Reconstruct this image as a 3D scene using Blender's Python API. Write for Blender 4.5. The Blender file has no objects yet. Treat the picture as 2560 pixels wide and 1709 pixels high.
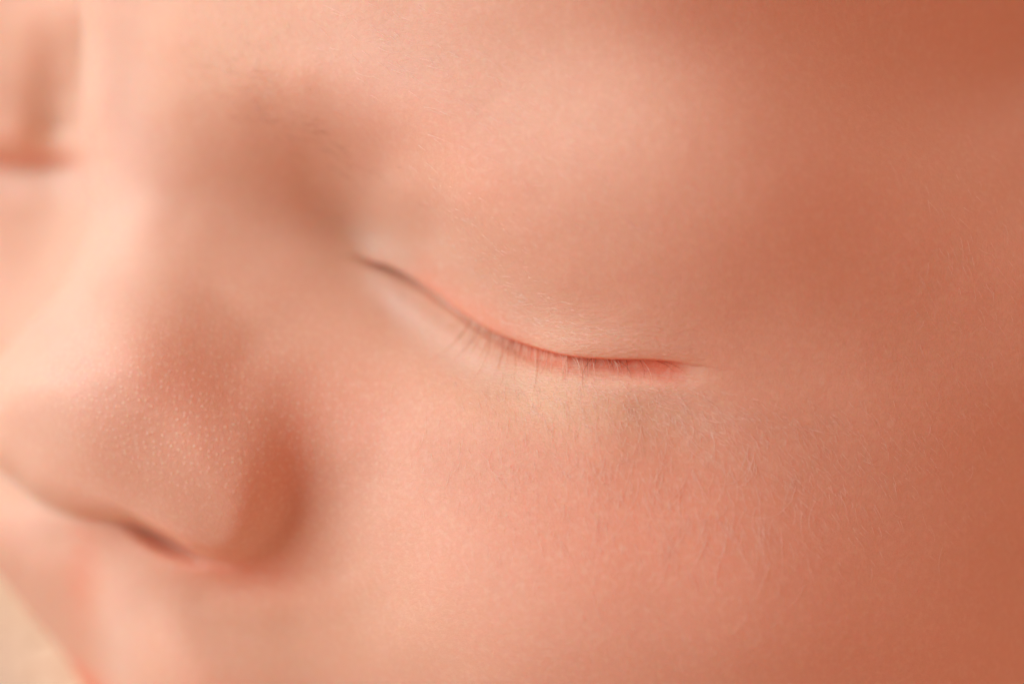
import bpy, math, random
import numpy as np
from mathutils import Vector

# ---------------------------------------------------------------- scale
# authoring unit: 1 unit = 1/2560 of 60 mm; U turns it into metres
U = 0.060 / 2560.0
FOC = 850.0            # height of the plane of focus, in authoring units
DIST = 0.300           # camera to the plane of focus, metres
DU = DIST / U
Z0 = 0.075             # lifts everything above the blanket

def W(x, y, z):        # authoring units -> world metres
    return ((x - 1280.0) * U, (854.5 - y) * U, z * U + Z0)

def spot(x, y, z):     # where a point seen at (x, y) stands when it is z high
    k = 1.0 + (FOC - z) / DU
    return (1280.0 + (x - 1280.0) * k, 854.5 + (y - 854.5) * k, z)

# ---------------------------------------------------------------- camera, world, lights
scene = bpy.context.scene
col = scene.collection
cam_d = bpy.data.cameras.new('camera')
cam = bpy.data.objects.new('camera', cam_d); col.objects.link(cam)
cam.location = (0, 0, FOC * U + Z0 + DIST)
cam.rotation_euler = (0, 0, 0)
cam_d.sensor_width = 36.0
cam_d.lens = 36.0 * DIST / 0.060
cam_d.clip_start = 0.01; cam_d.clip_end = 20
cam_d.dof.use_dof = True
cam_d.dof.focus_distance = DIST + 115 * U
cam_d.dof.aperture_fstop = 12.5
cam_d.dof.aperture_blades = 0
scene.camera = cam

world = bpy.data.worlds.new('World'); scene.world = world
world.use_nodes = True
bg = world.node_tree.nodes['Background']
bg.inputs[0].default_value = (1.0, 0.365, 0.24, 1)
bg.inputs[1].default_value = 0.70

def area(name, loc, target, size, power, colour):
    d = bpy.data.lights.new(name, 'AREA'); d.shape = 'DISK'; d.size = size
    d.energy = power; d.color = colour
    o = bpy.data.objects.new(name, d); col.objects.link(o)
    o.location = loc
    v = Vector(target) - Vector(loc)
    o.rotation_euler = v.to_track_quat('-Z', 'Y').to_euler()
    return o
area('softbox_light', (-0.62, 0.30, 0.42), (0, 0, Z0), 0.80, 6.3, (0.97, 1.0, 1.03))

scene.view_settings.view_transform = 'Standard'
scene.view_settings.look = 'None'
scene.view_settings.exposure = 0.0
scene.view_settings.gamma = 1.0
scene.render.engine = 'CYCLES'
scene.cycles.use_denoising = True
scene.cycles.max_bounces = 6

# ---------------------------------------------------------------- maths
class TPS:
    def __init__(self, pts, smooth=0.0):
        P = np.array([spot(*p) for p in pts], float)
        self.s = 1000.0
        self.P = P[:, :2] / self.s
        n = len(P)
        K = self.k(self.P[:, None] - self.P[None]) + smooth * np.eye(n)
        A = np.zeros((n + 3, n + 3)); A[:n, :n] = K
        A[:n, n] = 1; A[:n, n + 1:] = self.P; A[n, :n] = 1; A[n + 1:, :n] = self.P.T
        b = np.zeros(n + 3); b[:n] = P[:, 2]
        self.w = np.linalg.solve(A, b)
    @staticmethod
    def k(d):
        r2 = (d ** 2).sum(-1)
        return 0.5 * r2 * np.log(r2 + 1e-12)
    def __call__(self, x, y):
        sh = x.shape
        q = np.stack([x.ravel(), y.ravel()], 1) / self.s
        out = np.empty(len(q)); n = len(self.P)
        for i in range(0, len(q), 40000):
            c = q[i:i + 40000]
            out[i:i + 40000] = self.k(c[:, None] - self.P[None]) @ self.w[:n] + self.w[n] + c @ self.w[n + 1:]
        return out.reshape(sh)

def catmull(pts, sub=8):
    P = np.array(pts, float); out = []
    Q = np.vstack([2 * P[0] - P[1], P, 2 * P[-1] - P[-2]])
    for i in range(1, len(Q) - 2):
        for j in range(sub):
            t = j / sub
            out.append(0.5 * ((2 * Q[i]) + (-Q[i - 1] + Q[i + 1]) * t + (2 * Q[i - 1] - 5 * Q[i] + 4 * Q[i + 1] - Q[i + 2]) * t * t
                              + (-Q[i - 1] + 3 * Q[i] - 3 * Q[i + 1] + Q[i + 2]) * t ** 3))
    out.append(P[-1])
    return np.array(out)

def curve_dist(x, y, C, soft=False):
    """signed distance (positive on the left-hand side in x-right y-down travel) and interpolated attributes"""
    best = np.full(x.shape, 1e18); sd = np.zeros(x.shape); at = np.zeros(x.shape + (C.shape[1] - 2,))
    for a, b in zip(C[:-1], C[1:]):
        dx, dy = b[0] - a[0], b[1] - a[1]
        L = dx * dx + dy * dy
        if L < 1e-9: continue
        t = np.clip(((x - a[0]) * dx + (y - a[1]) * dy) / L, 0, 1)
        ex, ey = x - a[0] - t * dx, y - a[1] - t * dy
        d2 = ex * ex + ey * ey
        m = d2 < best
        best = np.where(m, d2, best)
        sg = np.where(dx * (y - a[1]) - dy * (x - a[0]) < 0, 1.0, -1.0)
        sd = np.where(m, sg * np.sqrt(d2), sd)
        at = np.where(m[..., None], a[2:] + t[..., None] * (b[2:] - a[2:]), at)
    if not soft: return sd, at
    num = np.zeros(x.shape + (C.shape[1] - 2,)); den = np.full(x.shape, 1e-300)
    for a in C[::2]:                     # attributes blend smoothly away from the curve
        w = 1.0 / (((x - a[0]) ** 2 + (y - a[1]) ** 2) / 3600.0 + 1.0) ** 3
        num += w[..., None] * a[2:]; den += w
    return sd, num / den[..., None]

def smax(a, b, k): return 0.5 * (a + b + np.sqrt((a - b) ** 2 + k * k) - 0.6 * k * np.exp(-((a - b) / (2.5 * k)) ** 2))
def sstep(e0, e1, v):
    t = np.clip((v - e0) / (e1 - e0), 0, 1); return t * t * (3 - 2 * t)
def blob(x, y, cx, cy, rx, ry, ang=0.0):
    c, s = math.cos(math.radians(ang)), math.sin(math.radians(ang))
    u = (x - cx) * c + (y - cy) * s; v = -(x - cx) * s + (y - cy) * c
    return np.exp(-((u / rx) ** 2 + (v / ry) ** 2))

# ---------------------------------------------------------------- the face, without its nose
FACE = [
 # far side: forehead, socket, lid, cheek
 (-60, -150, -190), (120, -150, -60), (60, 60, -110), (-80, 40, -220), (130, 30, -75), (170, 130, -190), (-60, 160, -260), (60, 150, -195), (60, 215, -255),
 (40, 335, -235), (160, 325, -385), (170, 230, -320), (-60, 345, -290), (60, 478, -275), (180, 475, -245), (-60, 482, -350), (60, 540, -290), (60, 640, -280), (-60, 640, -360), (-60, 760, -330),
 (100, 760, -260), (-60, 950, -360), (60, 1000, -270),
 # lip, philtrum
 (-60, 1200, -330), (60, 1250, -120), (150, 1350, 10), (215, 1450, 28), (130, 1420, 20), (290, 1400, 95), (290, 1600, 130), (180, 1580, 0), (60, 1450, -180),
 (390, 1500, 170), (500, 1500, 210), (600, 1560, 265), (740, 1560, 330), (500, 1700, 250), (660, 1700, 330), (300, 1709, 120), (230, 1750, -20),
 # under the nose
 (300, 1150, 150), (500, 1150, 200), (450, 1360, 255), (620, 1350, 350), (785, 1170, 350), (880, 1200, 445), (770, 1290, 355), (860, 1320, 420), (720, 1420, 370), (850, 1420, 400),
 # bridge base, hollow
 (300, -100, 200), (430, 0, 245), (300, 120, 160), (430, 180, 215), (300, 300, 140), (430, 400, 190), (350, 600, 170), (450, 560, 190), (500, 900, 250),
 (560, 0, 300), (560, 200, 240), (560, 440, 170), (660, 300, 185), (640, 430, 145), (770, 420, 115), (880, 430, 165), (960, 420, 265), (570, 580, 190), (660, 570, 160), (760, 560, 115), (860, 560, 80), (930, 585, 115), (1080, 590, 385), (600, 720, 280), (740, 680, 215),
 (840, 740, 270), (690, 900, 385), (800, 900, 400), (740, 1000, 400), (840, 1060, 400), (900, 645, 150),
 # brow
 (760, 50, 440), (760, 200, 370), (1000, 60, 610), (1000, 250, 520), (1250, 60, 750), (1250, 250, 740), (1500, 60, 830), (1500, 280, 900),
 (1850, 60, 830), (1850, 350, 960), (2200, 60, 690), (2250, 380, 850), (2520, 60, 450), (2540, 380, 690),
 # upper lid
 (1010, 490, 350), (1010, 600, 255), (1150, 520, 620), (1150, 660, 600), (1350, 500, 790), (1350, 700, 772), (1600, 560, 885), (1600, 780, 850),
 (1850, 640, 900), (1850, 850, 855), (2100, 750, 860), (2350, 700, 800), (2560, 700, 700),
 # lash line and lower lid
 (1060, 730, 480), (1200, 830, 640), (1340, 890, 740), (1500, 930, 800), (1700, 950, 830),
 (1000, 800, 430), (1150, 900, 590), (1350, 980, 755), (1550, 1010, 835),
 # cheek
 (930, 950, 480), (1100, 1100, 635), (950, 1250, 520), (1300, 1150, 770), (1550, 1200, 870), (1850, 1100, 900), (2150, 1050, 870), (2500, 1050, 720),
 (900, 1450, 500), (1150, 1450, 720), (1500, 1480, 930), (1900, 1450, 980), (2250, 1400, 890), (2560, 1400, 710),
 (850, 1700, 470), (1200, 1700, 780), (1600, 1750, 960), (2000, 1700, 980), (2560, 1720, 720),
 # beyond the frame: the rest of the head
 (200, -700, -60), (800, -700, 420), (1500, -700, 700), (2200, -700, 500), (2900, -600, -100), (3100, 200, -150), (3150, 1000, -150), (3150, 1800, -250),
 (2500, 2400, 350), (1700, 2500, 500), (1000, 2500, 150), (450, 2300, -400), (-250, 2300, -1400), (-400, 1700, -1300),
 (-600, 1200, -1600), (-600, 600, -1500), (-600, 0, -1400), (-600, -700, -1300), (200, -1500, -900), (1300, -1700, -400), (2400, -1500, -700),
 (3500, -800, -1800), (3900, 600, -2200), (3800, 2000, -2200), (2600, 3200, -1400), (1200, 3300, -1400), (-1100, 300, -2300), (-1000, -1200, -2400), (600, -2300, -2600),
 (2300, -2500, -2500), (-1000, 1400, -2400),
]
# ---------------------------------------------------------------- nose and bridge
NOSE = [
 (215, -200, 150), (330, -150, 240), (450, -100, 250), (215, 0, 145), (330, 0, 230), (470, 0, 220), (650, 0, 100), (210, 350, 118), (300, 380, 205), (430, 380, 175), (600, 380, 60), (800, 400, -80),
 (230, 560, 135), (300, 580, 235), (440, 580, 205), (620, 580, 120), (820, 600, -20),
 (150, 770, 170), (240, 760, 300), (400, 780, 355), (600, 780, 310), (800, 820, 250),
 (20, 950, 240), (120, 960, 400), (300, 980, 470), (480, 960, 500), (640, 930, 440), (740, 1000, 385), (860, 1000, 300),
 (40, 1100, 300), (180, 1150, 430), (330, 1150, 525), (500, 1130, 560), (620, 1150, 515), (740, 1150, 420),
 (200, 1250, 380), (350, 1280, 490), (480, 1300, 535), (600, 1330, 500), (710, 1300, 460), (560, 1400, 460),
 (-60, 1050, 200), (900, 1400, 100), (900, -300, 200),
]
# outline of the nose: x, y, z there, roll width, drop
NOSE_EDGE = [
 (1500, -900, 0, 90, 0, 90), (1100, -200, 0, 90, 0, 90), (860, 350, 0, 90, 0, 90), (700, 650, 200, 90, 0, 90), (640, 780, 300, 90, 0, 22), (625, 850, 350, 90, 0, 22), (662, 920, 380, 120, 0, 140), (695, 1000, 390, 140, 0, 150), (728, 1110, 390, 140, 40, 130), (742, 1200, 380, 135, 115, 90), (722, 1285, 370, 125, 135, 90),
 (675, 1358, 360, 95, 140, 50), (620, 1398, 350, 80, 160, 45), (555, 1398, 340, 45, 160, 22), (490, 1372, 330, 28, 150, 22), (420, 1328, 300, 22, 150, 22), (345, 1292, 260, 26, 150, 22),
 (270, 1285, 220, 60, 160, 22), (190, 1275, 150, 90, 180, 40), (110, 1235, 80, 100, 200, 40), (50, 1185, 20, 110, 220, 40), (-20, 1130, 0, 130, 260, 40),
 (-60, 1040, 0, 130, 280, 40), (-40, 950, 0, 140, 280, 40), (40, 860, 0, 140, 260, 40), (130, 760, 0, 140, 240, 40), (190, 650, -40, 120, 220, 70), (228, 540, -60, 100, 200, 70),
 (221, 430, -80, 90, 200, 70), (218, 330, -80, 90, 190, 70), (221, 200, -60, 90, 170, 70), (218, 60, 0, 110, 120, 70), (190, -100, 50, 130, 60, 70), (180, -260, 60, 150, 0, 70),
]
# edge of the closed upper lid: x, y, z, lid step, gap depth
LID_EDGE = [
 (885, 634, 215, 0, 0), (925, 650, 245, 10, 22), (987, 672, 330, 22, 40), (1062, 714, 470, 28, 34), (1105, 744, 530, 30, 28), (1156, 781, 590, 32, 24), (1208, 815, 640, 36, 24),
 (1269, 842, 690, 38, 26), (1339, 866, 740, 38, 26), (1409, 884, 780, 38, 28), (1480, 892, 800, 38, 32), (1550, 896, 820, 34, 34), (1620, 899, 830, 26, 28), (1690, 905, 840, 16, 17),
 (1730, 911, 840, 9, 6), (1775, 918, 840, 4, 0), (1830, 927, 840, 0, 0), (1930, 942, 840, 0, 0),
]
JAW_EDGE = [(-1500, -100, -900, 300, 700), (-800, 700, -500, 300, 700), (-350, 1140, -280, 200, 600), (-110, 1350, -260, 110, 500), (-10, 1450, -230, 90, 500), (50, 1548, -180, 80, 500), (110, 1632, -120, 80, 500), (160, 1715, -100, 90, 500), (205, 1800, -150, 110, 500), (260, 2000, -300, 150, 500), (400, 2400, -500, 200, 500), (900, 3300, -900, 200, 500), (1500, 4200, -900, 200, 500)]
def curve_in_space(L):
    out = []
    for p in L:
        q = spot(p[0], p[1], p[2]); out.append((q[0], q[1]) + tuple(p[3:]))
    return catmull(out, 6)
faceT, noseT = TPS(FACE, 4e-3), TPS(NOSE, 1e-3)
noseC, lidC = curve_in_space(NOSE_EDGE), curve_in_space(LID_EDGE)
jawC = curve_in_space(JAW_EDGE)
# far closed eye, behind the bridge
farC = curve_in_space([(-260, 360, -300, 0, 0), (-150, 385, -300, 34, 30), (-40, 398, -300, 40, 44), (60, 408, -300, 40, 44), (140, 410, -320, 34, 40), (200, 402, -330, 20, 20), (260, 390, -340, 0, 0)])

rng = np.random.RandomState(7)
def vnoise(x, y, scale, seed):
    """smooth value noise, numpy"""
    r = np.random.RandomState(seed); T = r.rand(256, 256)
    u, v = x / scale + 1000.0, y / scale + 1000.0
    i, j = np.floor(u).astype(int), np.floor(v).astype(int); f, g = u - i, v - j
    f = f * f * (3 - 2 * f); g = g * g * (3 - 2 * g)
    a = T[i % 256, j % 256]; b = T[(i + 1) % 256, j % 256]; c = T[i % 256, (j + 1) % 256]; d = T[(i + 1) % 256, (j + 1) % 256]
    return (a * (1 - f) + b * f) * (1 - g) + (c * (1 - f) + d * f) * g - 0.5

def lid(z, x, y, C, w, wl):
    sd, _ = curve_dist(x, y, C)
    yl = np.interp(x, C[:, 0], C[:, 1])
    sd = np.where(y < yl, np.abs(sd), -np.abs(sd))        # positive above the edge
    at = np.stack([sum(np.interp(x + o, C[:, 0], C[:, k], left=0, right=0) for o in (-36, -24, -12, 0, 12, 24, 36)) / 7 for k in range(2, C.shape[1])], -1)
    up = sd > 0
    t = np.clip(np.abs(sd) / w, 0, 1)
    rise = at[..., 0] * np.sqrt(np.clip(1 - (1 - t) ** 2, 0, 1)) * (1 - sstep(w, w * 7, np.abs(sd)))
    gw = wl * (0.55 + 0.85 * sstep(1150, 1420, x))
    gap = at[..., 1] * np.exp(-(np.abs(sd) / gw) ** 4)
    ridge = 0.22 * at[..., 0] * np.exp(-((np.abs(sd) - wl * 2.4) / (wl * 1.3)) ** 2)
    return z + np.where(up, rise, ridge - gap), sd, at

# fine modelling of the forms, a coarse grid of heights (every 100 units from -200, -200)
FORM = np.array([
 [-36, -49, -70, -77, -68, -42, 1, 48, 72, 82, 88, 85, 96, 118, 150, 180, 190, 187, 168, 144, 121, 100, 89, 87, 92, 94, 87, 70, 44, 8, -37],
 [-69, -72, -52, -20, -44, -48, 53, 107, 112, 111, 123, 122, 106, 122, 149, 178, 194, 194, 174, 148, 117, 93, 64, 49, 40, 43, 30, 6, -28, -66, -90],
 [-90, -95, -25, 55, -13, -29, 90, 139, 138, 130, 141, 145, 118, 119, 125, 144, 162, 172, 157, 135, 106, 73, 29, -4, -20, -25, -42, -62, -111, -136, -135],
 [-84, -96, 16, 98, -37, -23, 110, 157, 174, 151, 136, 161, 146, 124, 113, 102, 105, 116, 107, 93, 74, 46, 1, -40, -78, -106, -120, -143, -189, -190, -159],
 [-71, -105, 5, 93, -19, -19, 88, 162, 236, 211, 209, 219, 179, 148, 126, 103, 79, 72, 79, 75, 61, 32, -1, -48, -106, -156, -185, -207, -220, -198, -154],
 [-84, -119, -36, 33, -30, -37, 40, 117, 216, 231, 248, 268, 250, 196, 134, 115, 90, 67, 76, 75, 57, 36, 10, -28, -86, -146, -188, -211, -204, -174, -133],
 [-70, -127, -83, -58, -80, -10, 30, 64, 117, 173, 172, 210, 215, 208, 152, 117, 115, 105, 94, 89, 64, 52, 35, 4, -41, -87, -132, -167, -181, -143, -102],
 [-33, -76, -82, -117, -110, -24, 13, 32, 60, 94, 94, 83, 94, 159, 145, 132, 123, 112, 113, 100, 85, 74, 53, 31, -1, -33, -64, -101, -125, -101, -65],
 [-1, -23, -70, -89, -66, 14, 69, 48, 41, 56, 76, 13, -59, -30, 55, 110, 103, 93, 98, 94, 89, 76, 58, 31, 13, 4, -14, -30, -34, -34, -27],
 [-3, 6, 6, 22, 48, 93, 133, 120, 94, 105, 91, 11, -219, -309, -181, -24, 54, 56, 51, 60, 63, 47, 36, 20, 4, -2, 0, 6, 21, 18, 11],
 [-16, 39, 93, 137, 178, 217, 209, 156, 146, 102, 98, 58, -70, -247, -264, -202, -89, -32, -2, 25, 36, 18, 7, -10, -23, -33, -29, -16, 21, 33, 30],
 [-32, 60, 155, 179, 210, 251, 224, 161, 126, 108, 139, 56, 49, 13, -77, -169, -109, -74, -38, 0, 13, -8, -23, -30, -43, -54, -53, -40, -5, 17, 29],
 [-25, 30, 106, 148, 183, 198, 164, 165, 156, 195, 235, 124, 79, 77, 54, -6, -12, -32, -59, -49, -49, -50, -57, -58, -52, -54, -60, -54, -41, -16, 12],
 [21, 0, 3, 79, 138, 131, 118, 139, 192, 253, 278, 154, 116, 72, 57, 33, 5, -2, -32, -65, -86, -105, -106, -106, -89, -82, -73, -78, -79, -53, -19],
 [107, 70, 21, 16, 66, 69, 80, 106, 170, 220, 207, 124, 116, 76, 45, 23, 6, -2, -20, -49, -80, -105, -129, -142, -142, -128, -119, -112, -105, -83, -54],
 [186, 163, 96, 51, 45, 20, 32, 51, 122, 141, 154, 138, 117, 104, 71, 43, 16, 1, -13, -28, -43, -73, -99, -128, -151, -164, -161, -150, -140, -121, -94],
 [212, 160, 83, 3, 62, 59, 40, 50, 87, 72, 138, 124, 94, 109, 94, 63, 38, 14, -7, -19, -29, -43, -66, -94, -126, -154, -177, -187, -199, -169, -131],
 [186, 121, 50, 41, 97, 54, 58, 67, 55, 71, 106, 51, 70, 96, 82, 59, 32, 8, -12, -26, -32, -42, -59, -76, -104, -133, -167, -197, -224, -201, -155],
 [111, 13, -60, -38, 15, 42, 67, 28, 15, 24, 20, 4, 30, 49, 53, 42, 18, -3, -23, -38, -46, -55, -67, -81, -100, -122, -145, -177, -218, -204, -167],
 [29, -88, -189, -194, -99, 21, 59, 34, -15, -58, -88, -84, -61, -33, -5, 2, -16, -34, -49, -65, -78, -92, -105, -117, -126, -138, -153, -170, -204, -193, -155],
 [-42, -146, -233, -258, -177, -37, 35, 33, -16, -81, -157, -183, -176, -143, -104, -79, -67, -72, -83, -99, -115, -130, -140, -148, -154, -156, -159, -167, -179, -157, -124],
 [-98, -164, -214, -227, -175, -80, -11, 7, -19, -75, -144, -186, -191, -172, -142, -113, -92, -82, -85, -95, -107, -121, -128, -135, -134, -136, -131, -128, -122, -104, -78],
 [-144, -161, -177, -170, -147, -103, -60, -29, -30, -64, -110, -149, -172, -171, -154, -130, -106, -88, -79, -82, -89, -96, -105, -107, -104, -100, -91, -78, -60, -47, -31]], float)
def bspline(g, x, y, x0=-200.0, y0=-200.0, h=100.0):
    u, v = (x - x0) / h, (y - y0) / h
    i, j = np.floor(u).astype(int), np.floor(v).astype(int); f, e = u - i, v - j
    def wts(t): return ((1 - t) ** 3 / 6, (3 * t ** 3 - 6 * t * t + 4) / 6, (-3 * t ** 3 + 3 * t * t + 3 * t + 1) / 6, t ** 3 / 6)
    a, b = wts(f), wts(e); out = np.zeros(x.shape); p = np.pad(g, 3)
    for m in range(4):
        for n in range(4):
            out += p[np.clip(j + m - 1 + 3, 0, p.shape[0] - 1), np.clip(i + n - 1 + 3, 0, p.shape[1] - 1)] * a[n] * b[m]
    return out
def surface(x, y, full=False):
    f = faceT(x, y)
    f = f - 80 * blob(x, y, *spot(415, 1350, 250)[:2], 100, 30, 24)          # nostril
    f = f - 26 * blob(x, y, *spot(812, 1085, 560)[:2], 48, 130, -8)
    f = f - 40 * blob(x, y, *spot(640, 1440, 300)[:2], 140, 60, -5)
    f, sd, at = lid(f, x, y, lidC, 46, 34)
    f = f + 21 * np.exp(-((sd + 60) / 34.0) ** 2) * sstep(890, 990, x) * (1 - sstep(1220, 1420, x))     # rolled rim of the lower lid
    f, _, _ = lid(f, x, y, farC, 70, 45)
    js, ja = curve_dist(x, y, jawC, True); js = js * JSIGN
    f = f - 220 * (1 - np.sqrt(np.clip(1 - (1 - np.clip(js / np.maximum(ja[..., 0], 1), 0, 1)) ** 2, 0, 1)))
    n = noseT(x, y)
    s, a = curve_dist(x, y, noseC, True)       # positive inside the nose?
    s = -s * NSIGN
    w, drop = np.maximum(a[..., 0], 1), a[..., 1]
    t = np.clip(s / w, 0, 1)
    soft = 0.5 * sstep(40, 85, a[..., 2])
    n = n - drop * ((1 - soft) * (1 - np.sqrt(np.clip(1 - (1 - t) ** 2, 0, 1))) + soft * (1 - t) ** 2.6) - np.clip(drop / 60, 0, 1) * 6 * np.clip(-s, 0, 600)
    k = a[..., 2] + 20 * (1 - np.clip(drop / 120, 0, 1))
    z = smax(f, n, k) + bspline(FORM, x, y)
    # outside the picture the face runs on into the round of the head
    ox = np.maximum(np.maximum(-320 - x, x - 2800), 0); oy = np.maximum(np.maximum(-220 - y, y - 1950), 0)
    m = sstep(0, 900, np.hypot(ox, oy))
    e = 1 - ((x - 2000) / 2500.0) ** 2 - ((y - 500) / 2950.0) ** 2
    E = -1900 + 2700 * np.sqrt(np.clip(e, 0, 1)) - 3000 * np.clip(-e, 0, 1)
    z = z * (1 - m) + E * m
    z = z - 25 * np.clip(-js, 0, 130)
    if full: return z, sd, at, s, drop, n - f
    return z
NSIGN = JSIGN = 1.0
_p = spot(450, 1000, 450)
_s, _ = curve_dist(np.array([_p[0]]), np.array([_p[1]]), noseC)
NSIGN = -1.0 if _s[0] > 0 else 1.0       # make s positive inside the nose

_s, _ = curve_dist(np.array([600.0]), np.array([1500.0]), jawC)
JSIGN = 1.0 if _s[0] > 0 else -1.0
# ---------------------------------------------------------------- skin mesh
def axis(a, b, step, lo, hi, dense=None):
    v = list(np.arange(a, b + 0.01, step))
    if dense:
        c, half, st = dense
        v = [q for q in v if abs(q - c) > half] + list(np.arange(c - half, c + half + 0.01, st))
    v = sorted(v)
    g, q = step, v[-1]
    while q < hi: g *= 1.08; g = min(g, 90); q += g; v.append(q)
    g, q = step, v[0]
    while q > lo: g *= 1.08; g = min(g, 90); q -= g; v.insert(0, q)
    return np.array(v)
VC = 850.0
gx = axis(-170, 2640, 4.0, -1300, 4100)
gy = axis(-80, 1800, 4.0, -2600, 3500, (VC, 40, 2.0))
X, V = np.meshgrid(gx, gy)
# rows are bent so that one of them runs exactly along the lid edge
lc = lidC[np.argsort(lidC[:, 0])]
_lx = np.concatenate([[300, 500, 640, 760, 830], lc[:, 0], [2050, 2200]]); _ly = np.concatenate([lc[0, 1] - np.array([62, 58, 48, 28, 12]), lc[:, 1], [lc[-1, 1]] * 2])
yc = sum(np.interp(X + o, _lx, _ly) for o in range(-32, 33, 8)) / 9.0
fadex = sstep(-200, 700, X) * (1 - sstep(2200, 3000, X))
bump = np.cos(np.clip((V - VC) / 620.0, -1, 1) * math.pi / 2) ** 2
Y = V + (yc - VC) * bump * fadex
Z, SD, AT, NS, ND, NF = surface(X, Y, True)
NY, NX = X.shape
# fine relief of the skin, in authoring units
inner = sstep(-500, 100, X) * (1 - sstep(2500, 3200, X))
Z = Z + 1.2 * vnoise(X, Y, 120, 1) + 0.5 * vnoise(X, Y, 45, 2)
# soft folds: beside the nose wing and round the far eye the skin turns slowly
def soften(Z, cells, mask):
    k = np.exp(-0.5 * (np.arange(-3 * cells, 3 * cells + 1) / cells) ** 2); k /= k.sum(); n = 3 * cells
    A = np.pad(Z, n, mode='edge')
    A = sum(w * A[:, i:i + Z.shape[1]] for i, w in enumerate(k))
    A = sum(w * A[i:i + Z.shape[0]] for i, w in enumerate(k))
    return Z * (1 - mask) + A * mask
def zone(x, y, z, *r): return 1 - (1 - blob(X, Y, *spot(x, y, z)[:2], *r)) ** 3
Z = soften(Z, 8, zone(730, 1080, 560, 80, 150, -12))
Z = soften(Z, 5, zone(735, 1250, 560, 70, 110, 0))
Z = soften(Z, 6, zone(615, 1170, 500, 55, 130, -10))
Z = soften(Z, 14, zone(805, 1010, 580, 120, 120, -12))
Z = soften(Z, 4, zone(700, 1400, 450, 100, 50, -25))
Z = soften(Z, 6, zone(110, 400, -300, 170, 60, 0))
Z = soften(Z, 7, zone(335, 180, 120, 62, 330, 0))
Z = soften(Z, 9, zone(190, 1450, 0, 90, 90, 0))
# the head beyond the picture is plain and round
_d = np.hypot(np.maximum(np.maximum(-110 - X, X - 2660), 0), np.maximum(np.maximum(-80 - Y, Y - 1790), 0))
_m = sstep(20, 260, _d) * (1 - sstep(500, 1100, _d)) * sstep(250, 600, np.abs(curve_dist(X, Y, jawC)[0]))
for _ in range(2): Z = soften(Z, 5, _m)
# the upper lid hangs a little over the lower one
ov = np.where(SD > -0.5, np.exp(-np.abs(SD) / 16.0), 0) * np.clip((AT[..., 0] - 26) / 14, 0, 1)
Yd = Y + 5.0 * ov
Xd = X

# skin tints (flush, pallor, follicles; also lit and shaded forms put into colour)
def S(x, y, z, *r): return blob(X, Y, *spot(x, y, z)[:2], *r)
red = np.zeros_like(X); pale = np.zeros_like(X); yel = np.zeros_like(X)
red += 0.9 * np.where(SD < 3, np.exp(-(np.clip(-SD, 0, 999) / 50.0) ** 4) * sstep(2, 22, AT[..., 1]) * sstep(1180, 1380, X), 0)     # moist gap of the lids
red += 0.35 * np.exp(-((SD + 6) / 14.0) ** 2) * sstep(4, 20, AT[..., 1]) * (1 - sstep(1250, 1400, X))
red += 0.38 * np.where(SD > 0, np.exp(-((SD - 18) / 50.0) ** 2), 0) * (1 - sstep(1200, 1420, X)) * sstep(990, 1060, X)
red += 0.5 * S(430, 1362, 250, 110, 40, 25) + 0.25 * S(570, 1405, 280, 80, 34, 8) + 0.35 * S(650, 1440, 300, 130, 60, 0) + 0.14 * S(480, 960, 470, 150, 120)  # nostril and nose redness; shadow under the nose wing tinted in too
red += 0.15 * S(850, 1000, 350, 220, 160) + 0.2 * S(720, 1180, 400, 60, 150, 10)
red += 0.3 * S(212, 1440, 0, 45, 170, 5) + 0.9 * S(190, 1730, 0, 90, 60, 40) + 0.3 * S(1600, 1300, 900, 500, 250) + 0.12 * S(1050, 350, 500, 300, 120, 30)
red += 0.3 * S(50, 398, -300, 210, 26) + 0.15 * S(60, 405, -300, 220, 26)
pale += 0.85 * S(985, 750, 400, 110, 40, 44) + 0.4 * S(1150, 880, 590, 160, 50, 35) + 0.35 * S(180, 850, 300, 130, 200, 25) + 0.3 * S(950, 610, 300, 80, 40, 30)  # lower lid turned to the light, and lit nose ridge, painted paler
pale += 0.45 * S(300, 400, 150, 110, 420, 0) + 0.2 * S(150, 950, 300, 160, 160)  # bridge pallor, also painting in the highlight along the ridge
pale += 0.5 * S(80, 460, -330, 200, 50) + 0.25 * S(1450, 950, 780, 260, 35, 8)  # lit lower lid of the far eye painted paler
pale += 0.4 * S(300, 1580, 100, 60, 150, 0) + 0.3 * S(80, 1320, -100, 80, 90, 20)  # highlight beside the lip groove put into the skin colour
pale += 0.35 * S(950, 180, 450, 200, 130, 30)  # bright side of the brow painted in as paler skin
yel += 0.6 * S(1420, 1010, 800, 260, 90, 8) + 0.35 * S(700, 1600, 400, 320, 200) + 0.25 * S(600, 100, 300, 200, 160)
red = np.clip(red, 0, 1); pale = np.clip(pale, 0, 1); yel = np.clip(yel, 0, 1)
fol = 1.0 * S(430, 1080, 500, 300, 180, 20) + 0.4 * S(620, 850, 350, 360, 250, 30) + 0.22 * S(950, 1150, 600, 350, 300) + 0.15 * S(700, 500, 100, 300, 200)
fol = np.clip(fol, 0, 1)
lidm = np.where(SD > 0, np.exp(-(SD / 130.0) ** 2), np.exp(-((SD + 70) / 60.0) ** 2)) * sstep(0, 14, AT[..., 0])
lines = np.clip(lidm, 0, 1)

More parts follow.
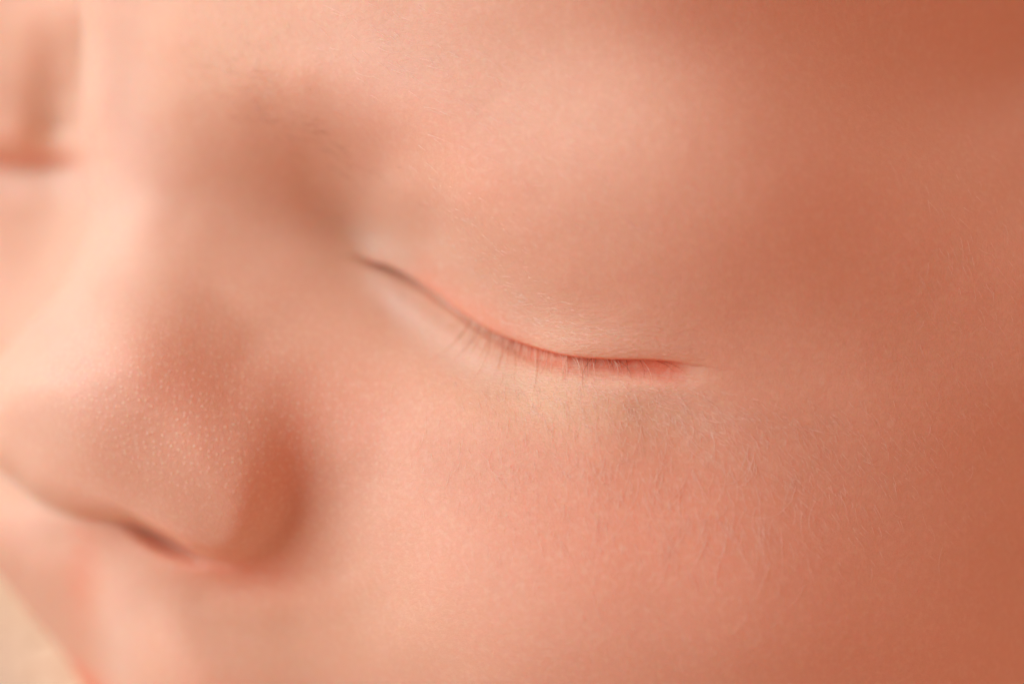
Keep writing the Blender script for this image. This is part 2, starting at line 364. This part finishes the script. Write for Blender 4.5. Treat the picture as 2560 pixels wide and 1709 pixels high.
def build_head(parent):
    xs, ys, zs = W(Xd, Yd, Z)
    co = np.stack([xs, ys, zs], -1).reshape(-1, 3)
    idx = np.arange(NY * NX).reshape(NY, NX)
    q = np.stack([idx[:-1, :-1], idx[1:, :-1], idx[1:, 1:], idx[:-1, 1:]], -1).reshape(-1, 4)
    keep = co[q, 2].max(1) > 0.012
    q = q[keep]
    used = np.unique(q); remap = -np.ones(NY * NX, int); remap[used] = np.arange(len(used))
    q = remap[q]; co = co[used]
    me = bpy.data.meshes.new('head')
    me.vertices.add(len(co)); me.vertices.foreach_set('co', co.ravel().astype(np.float32))
    me.loops.add(q.size); me.loops.foreach_set('vertex_index', q.ravel().astype(np.int32))
    me.polygons.add(len(q)); me.polygons.foreach_set('loop_start', (np.arange(len(q)) * 4).astype(np.int32))
    me.polygons.foreach_set('loop_total', np.full(len(q), 4, np.int32))
    me.polygons.foreach_set('use_smooth', np.ones(len(q), bool))
    me.update(calc_edges=True); me.validate()
    a = me.attributes.new('tint', 'FLOAT_COLOR', 'POINT')
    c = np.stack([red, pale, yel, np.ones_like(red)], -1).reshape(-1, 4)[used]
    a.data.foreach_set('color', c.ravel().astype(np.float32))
    a = me.attributes.new('grain', 'FLOAT_COLOR', 'POINT')
    c = np.stack([fol, lines, np.zeros_like(red), np.ones_like(red)], -1).reshape(-1, 4)[used]
    a.data.foreach_set('color', c.ravel().astype(np.float32))
    o = bpy.data.objects.new('head', me); col.objects.link(o); o.parent = parent
    me.materials.append(skin_material())
    return o

def skin_material():
    m = bpy.data.materials.new('baby_skin'); m.use_nodes = True
    nt = m.node_tree; N = nt.nodes; L = nt.links
    b = N['Principled BSDF']
    def nd(t, **k):
        n = N.new(t)
        for a, v in k.items(): setattr(n, a, v)
        return n
    def mix(fac, a, bcol):
        n = nd('ShaderNodeMix', data_type='RGBA')
        for i, v in ((0, fac), (6, a), (7, bcol)):
            if isinstance(v, (tuple, float, int)): n.inputs[i].default_value = v
            else: L.new(v, n.inputs[i])
        return n.outputs[2]
    def math_(op, a, bb=0.0, cc=None):
        n = nd('ShaderNodeMath', operation=op)
        for i, v in enumerate((a, bb, cc)):
            if v is None: continue
            if isinstance(v, (float, int)): n.inputs[i].default_value = v
            else: L.new(v, n.inputs[i])
        return n.outputs[0]
    geo = nd('ShaderNodeTexCoord')
    mp = nd('ShaderNodeMapping'); mp.inputs['Scale'].default_value = (1 / U / 1000,) * 3   # 1 = 1000 authoring units
    L.new(geo.outputs['Object'], mp.inputs['Vector']); P = mp.outputs[0]
    tint = nd('ShaderNodeAttribute', attribute_name='tint'); sep = nd('ShaderNodeSeparateColor'); L.new(tint.outputs['Color'], sep.inputs[0])
    gr = nd('ShaderNodeAttribute', attribute_name='grain'); sg = nd('ShaderNodeSeparateColor'); L.new(gr.outputs['Color'], sg.inputs[0])
    def noise(scale, detail=2.0, vec=P, rough=0.5):
        n = nd('ShaderNodeTexNoise'); n.inputs['Scale'].default_value = scale; n.inputs['Detail'].default_value = detail
        n.inputs['Roughness'].default_value = rough; L.new(vec, n.inputs['Vector']); return n.outputs['Fac']
    def rampf(v, a, bb):
        n = nd('ShaderNodeMapRange'); n.inputs[1].default_value = a; n.inputs[2].default_value = bb; L.new(v, n.inputs[0]); return n.outputs[0]
    base = (0.656, 0.475, 0.355, 1)
    c = mix(math_('MULTIPLY', sep.outputs[0], 0.9), base, (0.70, 0.145, 0.06, 1))
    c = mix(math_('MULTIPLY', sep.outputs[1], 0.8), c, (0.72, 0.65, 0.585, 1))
    c = mix(math_('MULTIPLY', sep.outputs[2], 0.7), c, (0.656, 0.540, 0.350, 1))
    # uneven flush under the skin
    c = mix(math_('MULTIPLY', rampf(noise(4.5, 3), 0.45, 0.75), 0.12), c, (0.640, 0.360, 0.268, 1))
    c = mix(math_('MULTIPLY', rampf(noise(26, 3), 0.5, 0.75), 0.14), c, (0.722, 0.620, 0.494, 1))
    c = mix(math_('MULTIPLY', rampf(noise(62, 2), 0.48, 0.70), 0.26), c, (0.738, 0.640, 0.515, 1))
    c = mix(math_('MULTIPLY', rampf(noise(95, 2), 0.52, 0.72), 0.15), c, (0.574, 0.330, 0.227, 1))
    c = mix(math_('MULTIPLY', rampf(noise(330, 1), 0.35, 0.65), 0.16), c, (0.80, 0.60, 0.46, 1))
    # pale follicles
    vo = nd('ShaderNodeTexVoronoi'); vo.voronoi_dimensions = '2D'; vo.inputs['Scale'].default_value = 50; vo.inputs['Randomness'].default_value = 0.85; L.new(P, vo.inputs['Vector'])
    dot = rampf(vo.outputs['Distance'], 0.30, 0.08)
    jit = rampf(nd_col(nt, vo), -0.5, 0.9)
    dotm = math_('MULTIPLY', math_('MULTIPLY', dot, jit), sg.outputs[0])
    c = mix(math_('MULTIPLY', dotm, 0.55), c, (0.78, 0.72, 0.60, 1))
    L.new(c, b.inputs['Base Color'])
    b.inputs['Roughness'].default_value = 0.52
    b.inputs['Specular IOR Level'].default_value = 0.28
    b.inputs['Subsurface Weight'].default_value = 1.0
    b.inputs['Subsurface Radius'].default_value = (1.0, 0.34, 0.20)
    b.inputs['Subsurface Scale'].default_value = 0.0016
    b.subsurface_method = 'RANDOM_WALK'
    b.inputs['Sheen Weight'].default_value = 0.0
    b.inputs['Sheen Roughness'].default_value = 0.5
    b.inputs['Sheen Tint'].default_value = (1.0, 0.85, 0.72, 1)
    # relief: fine cells everywhere, follicle domes, creases along the lids
    mp2 = nd('ShaderNodeMapping'); mp2.inputs['Rotation'].default_value = (0, 0, math.radians(24)); mp2.inputs['Scale'].default_value = (1, 3.6, 1)
    L.new(P, mp2.inputs['Vector'])
    cell = nd('ShaderNodeTexVoronoi'); cell.feature = 'DISTANCE_TO_EDGE'; cell.inputs['Scale'].default_value = 85; L.new(P, cell.inputs['Vector'])
    crease = noise(58, 3, mp2.outputs[0], 0.6)
    h = math_('MULTIPLY', noise(120, 3), 0.55)
    h = math_('ADD', h, math_('MULTIPLY', noise(38, 2), 0.8))
    h = math_('ADD', h, math_('MULTIPLY', math_('MINIMUM', cell.outputs['Distance'], 0.15), 1.6))
    h = math_('ADD', h, math_('MULTIPLY', math_('MULTIPLY', crease, sg.outputs[1]), 4.5))
    h = math_('ADD', h, math_('MULTIPLY', dotm, 0.9))
    bp = nd('ShaderNodeBump'); bp.inputs['Strength'].default_value = 0.5; bp.inputs['Distance'].default_value = 2.4 * U
    L.new(h, bp.inputs['Height']); L.new(bp.outputs[0], b.inputs['Normal'])
    return m

def nd_col(nt, vo):
    s = nt.nodes.new('ShaderNodeSeparateColor'); nt.links.new(vo.outputs['Color'], s.inputs[0]); return s.outputs[0]

# ---------------------------------------------------------------- hair
def hair_material(name, colour, clear=0.3):   # clear: how much light passes a strand
    m = bpy.data.materials.new(name); m.use_nodes = True; nt = m.node_tree
    nt.nodes.clear()
    def nd(t): return nt.nodes.new(t)
    n = nd('ShaderNodeTexNoise'); n.inputs['Scale'].default_value = 900
    mx = nd('ShaderNodeMix'); mx.data_type = 'RGBA'
    mx.inputs[6].default_value = colour + (1,); mx.inputs[7].default_value = tuple(min(1, c * 1.25) for c in colour) + (1,)
    nt.links.new(n.outputs['Fac'], mx.inputs[0])
    d = nd('ShaderNodeBsdfPrincipled'); d.inputs['Roughness'].default_value = 0.3; tr = nd('ShaderNodeBsdfTransparent')
    d.inputs['Specular IOR Level'].default_value = 0.6
    nt.links.new(mx.outputs[2], d.inputs['Base Color'])
    m2 = nd('ShaderNodeMixShader'); m2.inputs[0].default_value = clear; nt.links.new(d.outputs[0], m2.inputs[1]); nt.links.new(tr.outputs[0], m2.inputs[2])
    out = nd('ShaderNodeOutputMaterial'); nt.links.new(m2.outputs[0], out.inputs['Surface'])
    return m

def strands_mesh(name, strands, material):
    """strands: list of (points (n,3) in authoring units, radius at root); three-sided tapering tubes"""
    vs, fs = [], []
    for P, r in strands:
        n = len(P); base = len(vs)
        T = np.gradient(P, axis=0); T /= np.linalg.norm(T, axis=1)[:, None] + 1e-9
        A = np.cross(T, np.array([0.13, 0.21, 0.97])); A /= np.linalg.norm(A, axis=1)[:, None] + 1e-9
        B = np.cross(T, A)
        for i in range(n):
            rr = r * (1 - 0.85 * (i / (n - 1)) ** 1.5)
            for k in range(3):
                a = k * 2.0944
                q = P[i] + rr * (math.cos(a) * A[i] + math.sin(a) * B[i])
                vs.append(W(*q))
        for i in range(n - 1):
            for k in range(3):
                k2 = (k + 1) % 3
                fs.append((base + 3 * i + k, base + 3 * i + k2, base + 3 * i + 3 + k2, base + 3 * i + 3 + k))
    me = bpy.data.meshes.new(name); me.from_pydata(vs, [], fs); me.update()
    me.polygons.foreach_set('use_smooth', np.ones(len(me.polygons), bool))
    me.materials.append(material)
    return me

def zat(x, y):
    return surface(np.array(x, float), np.array(y, float))

person = bpy.data.objects.new('person', None); col.objects.link(person)
person['label'] = 'sleeping newborn baby with closed eyes and smooth peach skin, head lying on a cream blanket'
person['category'] = 'person'
head = build_head(person)

pale_hair = hair_material('pale_down', (1.0, 0.86, 0.74), 0.2)
gold_lash = hair_material('golden_lash', (1.0, 0.84, 0.68), 0.05)
brown_lash = hair_material('brown_lash', (0.60, 0.32, 0.19), 0.2)
dark_lash = hair_material('dark_lash', (0.30, 0.10, 0.05), 0.1)
brow_hair = hair_material('brow_brown', (0.50, 0.28, 0.17), 0.4)

# eyelashes of the near eye: root x on the lid edge, lean (x per unit down), length, bend, brown?, width
rl = random.Random(5)
LASH = [  # x, dx at tip, dy at tip, bend, brown
 (1150, -55, 50, 8, 1), (1166, -40, 36, -6, 1), (1172, -48, 62, 6, 1), (1176, -140, 130, 14, 1), (1190, -58, 95, 6, 1), (1198, -80, 105, 8, 1), (1203, -46, 100, 6, 1), (1206, -36, 60, 5, 0),
 (1222, -32, 85, 5, 1), (1226, -62, 160, 14, 1), (1233, -14, 90, 3, 0), (1246, -8, 22, 2, 0), (1252, -10, 28, 2, 0), (1256, -28, 120, 9, 1), (1262, -4, 60, 2, 0),
 (1270, -8, 45, 2, 1), (1268, -35, 170, 10, 0), (1278, 2, 30, 1, 1), (1285, 0, 115, 4, 1), (1290, -12, 40, 2, 0), (1296, -6, 60, 3, 0), (1302, -10, 25, 1, 0),
 (1318, -8, 55, 3, 0), (1324, 3, 36, 1, 0), (1335, 4, 60, 2, 0), (1340, -4, 80, 2, 0), (1345, -14, 120, 6, 1), (1352, -8, 44, 2, 0), (1356, -4, 24, 1, 0), (1368, -6, 60, 3, 0), (1374, -30, 70, 5, 1),
 (1380, -4, 66, 1, 0), (1398, 12, 22, 2, 0), (1408, 1, 74, 1, 0), (1412, 0, 78, 1, 0), (1419, -3, 60, 1, 0), (1424, -18, 74, -5, 1), (1428, 22, 40, 4, 0), (1438, 22, 66, 5, 0), (1442, 10, 46, 2, 0),
 (1452, 3, 34, 1, 0), (1455, 8, 66, 2, 0), (1470, -1, 46, 1, 1), (1482, -22, 86, -14, 1), (1492, -4, 26, 1, 1), (1521, 16, 34, 4, 1), (1530, 30, 40, 6, 0), (1540, 42, 54, 12, 1), (1568, 2, 40, 2, 1),
 (1601, 10, 46, 6, 1), (1606, 26, 62, 8, 0), (1644, 44, 30, 6, 1), (1662, 60, 34, 6, 1),
]
for i in range(26):
    x = rl.uniform(1180, 1560); LASH.append((x, rl.gauss((x - 1390) * 0.07, 7), rl.uniform(18, 60), rl.uniform(0, 5), 0))
lash_x = [l[0] for l in LASH]
roots_y = np.interp(lash_x, lc[:, 0], lc[:, 1])
rz = zat(lash_x, roots_y + 22)
for (x, dx, dy, bend, br), ry, z in zip(LASH, roots_y, rz):
    n = 8; P = []
    if x < 1300: dx *= 0.85; dy *= 0.85
    ln = math.hypot(dx, dy); nx, ny = -dy / ln, dx / ln
    for i in range(n):
        t = i / (n - 1)
        off = bend * math.sin(t * math.pi) * 0.9
        px, py = x + dx * t - nx * off, ry + 2 + dy * t - ny * off
        P.append((px, py, 0))
    P = np.array(P)
    g = zat(P[:, 0], P[:, 1])
    lift = 6 + 26 * np.sin(np.linspace(0.0, 2.6, n))
    P[:, 2] = np.maximum(g + 4, z - 6 + lift * min(1, ln / 60))
    me = strands_mesh('eyelash', [(P, rl.uniform(0.55, 0.85) if br else rl.uniform(0.6, 0.9))], (dark_lash if x > 1440 else brown_lash) if br else gold_lash)
    o = bpy.data.objects.new('eyelash', me); col.objects.link(o); o.parent = person

# downy hair on cheek, temple, lid
def grow(n, region, length, direction, spread, curl, radius, seed, lift=5.0, accept=None):
    r = random.Random(seed); roots = []
    while len(roots) < n:
        a, b = r.gauss(0, 1), r.gauss(0, 1)
        cx, cy, rx, ry, ang = region
        c, s = math.cos(math.radians(ang)), math.sin(math.radians(ang))
        x, y = cx + a * rx * c - b * ry * s, cy + a * rx * s + b * ry * c
        if accept and not accept(x, y): continue
        if not (-100 < x < 2700 and -100 < y < 1850): continue
        roots.append((x, y))
    S, allP = [], []
    for x, y in roots:
        L = length * math.exp(r.gauss(0, 0.35)); d = math.radians(direction(x, y) + r.gauss(0, spread)); cu = r.gauss(0, curl) / 6
        P = [(x, y)]
        for i in range(6):
            x += math.cos(d) * L / 6; y += math.sin(d) * L / 6; d += cu
            P.append((x, y))
        allP.append(P)
    A = np.array(allP)
    g = zat(A[..., 0], A[..., 1])
    for k in range(n):
        t = np.linspace(0, 1, 7)
        z = g[k] + lift * np.sin(t * 2.4) + 0.6
        S.append((np.stack([A[k, :, 0], A[k, :, 1], z], 1), radius * r.uniform(0.7, 1.2)))
    return S
below_lid = lambda x, y: y > np.interp(x, lc[:, 0], lc[:, 1]) + 55
above_lid = lambda x, y: y < np.interp(x, lc[:, 0], lc[:, 1]) - 14
down = []
down += grow(330, (1430, 1010, 130, 45, 8), 18, lambda x, y: 55, 26, 0.7, 0.52, 11, 2, below_lid)
down += grow(330, (1700, 1180, 260, 110, 12), 32, lambda x, y: 78 - (x - 1700) * 0.03, 12, 0.5, 0.54, 12, 3, below_lid)
down += grow(70, (1720, 1230, 190, 80, 12), 100, lambda x, y: 100, 16, 1.2, 0.54, 13, 4, below_lid)
down += grow(420, (2030, 1080, 260, 130, 10), 26, lambda x, y: 52, 10, 0.4, 0.54, 14, 3, below_lid)
down += grow(150, (2440, 780, 110, 200, -10), 28, lambda x, y: 55, 14, 0.5, 0.52, 15, 2)
down += grow(220, (1750, 1020, 200, 50, 10), 28, lambda x, y: 35, 12, 0.4, 0.54, 16, 3, below_lid)
down += grow(200, (1450, 1250, 200, 130, 20), 26, lambda x, y: 75, 16, 0.6, 0.52, 17, 3, below_lid)
down += grow(200, (1120, 640, 110, 90, 50), 14, lambda x, y: 40, 14, 0.4, 0.54, 18, 2, above_lid)
down += grow(120, (1350, 780, 180, 40, 16), 22, lambda x, y: 18, 12, 0.4, 0.54, 19, 2, above_lid)
down += grow(260, (560, 70, 90, 110, -30), 14, lambda x, y: 60, 50, 1.0, 0.5, 20, 2)
down += grow(160, (1150, 220, 330, 90, 32), 40, lambda x, y: 32, 10, 0.3, 0.6, 21, 2)
me = strands_mesh('downy_hair', down, pale_hair)
o = bpy.data.objects.new('downy_hair', me); col.objects.link(o); o.parent = person; o['kind'] = 'stuff'

brow = grow(34, (640, 250, 100, 40, 32), 60, lambda x, y: 20, 16, 0.5, 0.42, 30, 3) + grow(36, (840, 370, 90, 22, 36), 30, lambda x, y: 35, 14, 0.5, 0.36, 31, 3)
me = strands_mesh('eyebrow', brow, brow_hair)
o = bpy.data.objects.new('eyebrow', me); col.objects.link(o); o.parent = person; o['kind'] = 'stuff'

# ---------------------------------------------------------------- blanket the head lies on
def blanket():
    n = 300
    a = np.linspace(-0.30, 0.30, n); bx, by = np.meshgrid(a, a)
    px, py = bx / U + 1280, 854.5 - by / U
    z = np.full_like(px, 0.030)
    # a soft roll of cloth beside the mouth and chin
    sd, at = curve_dist(px, py, catmull([(-1100, 200, 900, 1.0), (-450, 1000, 800, 1.0), (60, 1700, 700, 1.0), (450, 2600, 800, 1.0), (1100, 3500, 900, 1.0), (2500, 4000, 900, 1.0)], 6))
    z += 0.032 * np.exp(-(sd / 1250) ** 2)
    z += 0.006 * vnoise(px, py, 2400, 41) + 0.002 * vnoise(px, py, 800, 42)
    co = np.stack([bx, by, z], -1).reshape(-1, 3); idx = np.arange(n * n).reshape(n, n)
    q = np.stack([idx[:-1, :-1], idx[:-1, 1:], idx[1:, 1:], idx[1:, :-1]], -1).reshape(-1, 4)
    me = bpy.data.meshes.new('blanket'); me.from_pydata(co.tolist(), [], q.tolist()); me.update()
    me.polygons.foreach_set('use_smooth', np.ones(len(me.polygons), bool))
    m = bpy.data.materials.new('cream_knit'); m.use_nodes = True; nt = m.node_tree; b = nt.nodes['Principled BSDF']
    b.inputs['Roughness'].default_value = 0.95; b.inputs['Sheen Weight'].default_value = 0.3
    ns = nt.nodes.new('ShaderNodeTexNoise'); ns.inputs['Scale'].default_value = 260
    mx = nt.nodes.new('ShaderNodeMix'); mx.data_type = 'RGBA'; mx.inputs[6].default_value = (0.93, 0.92, 0.66, 1); mx.inputs[7].default_value = (0.96, 0.96, 0.76, 1)
    nt.links.new(ns.outputs['Fac'], mx.inputs[0]); nt.links.new(mx.outputs[2], b.inputs['Base Color'])
    bp = nt.nodes.new('ShaderNodeBump'); bp.inputs['Distance'].default_value = 0.0008
    wv = nt.nodes.new('ShaderNodeTexNoise'); wv.inputs['Scale'].default_value = 420; wv.inputs['Detail'].default_value = 4
    nt.links.new(wv.outputs['Fac'], bp.inputs['Height']); nt.links.new(bp.outputs[0], b.inputs['Normal'])
    me.materials.append(m)
    o = bpy.data.objects.new('blanket', me); col.objects.link(o)
    o['label'] = 'soft cream blanket under the head, blurred in the lower left corner beside the mouth'
    o['category'] = 'blanket'
blanket()
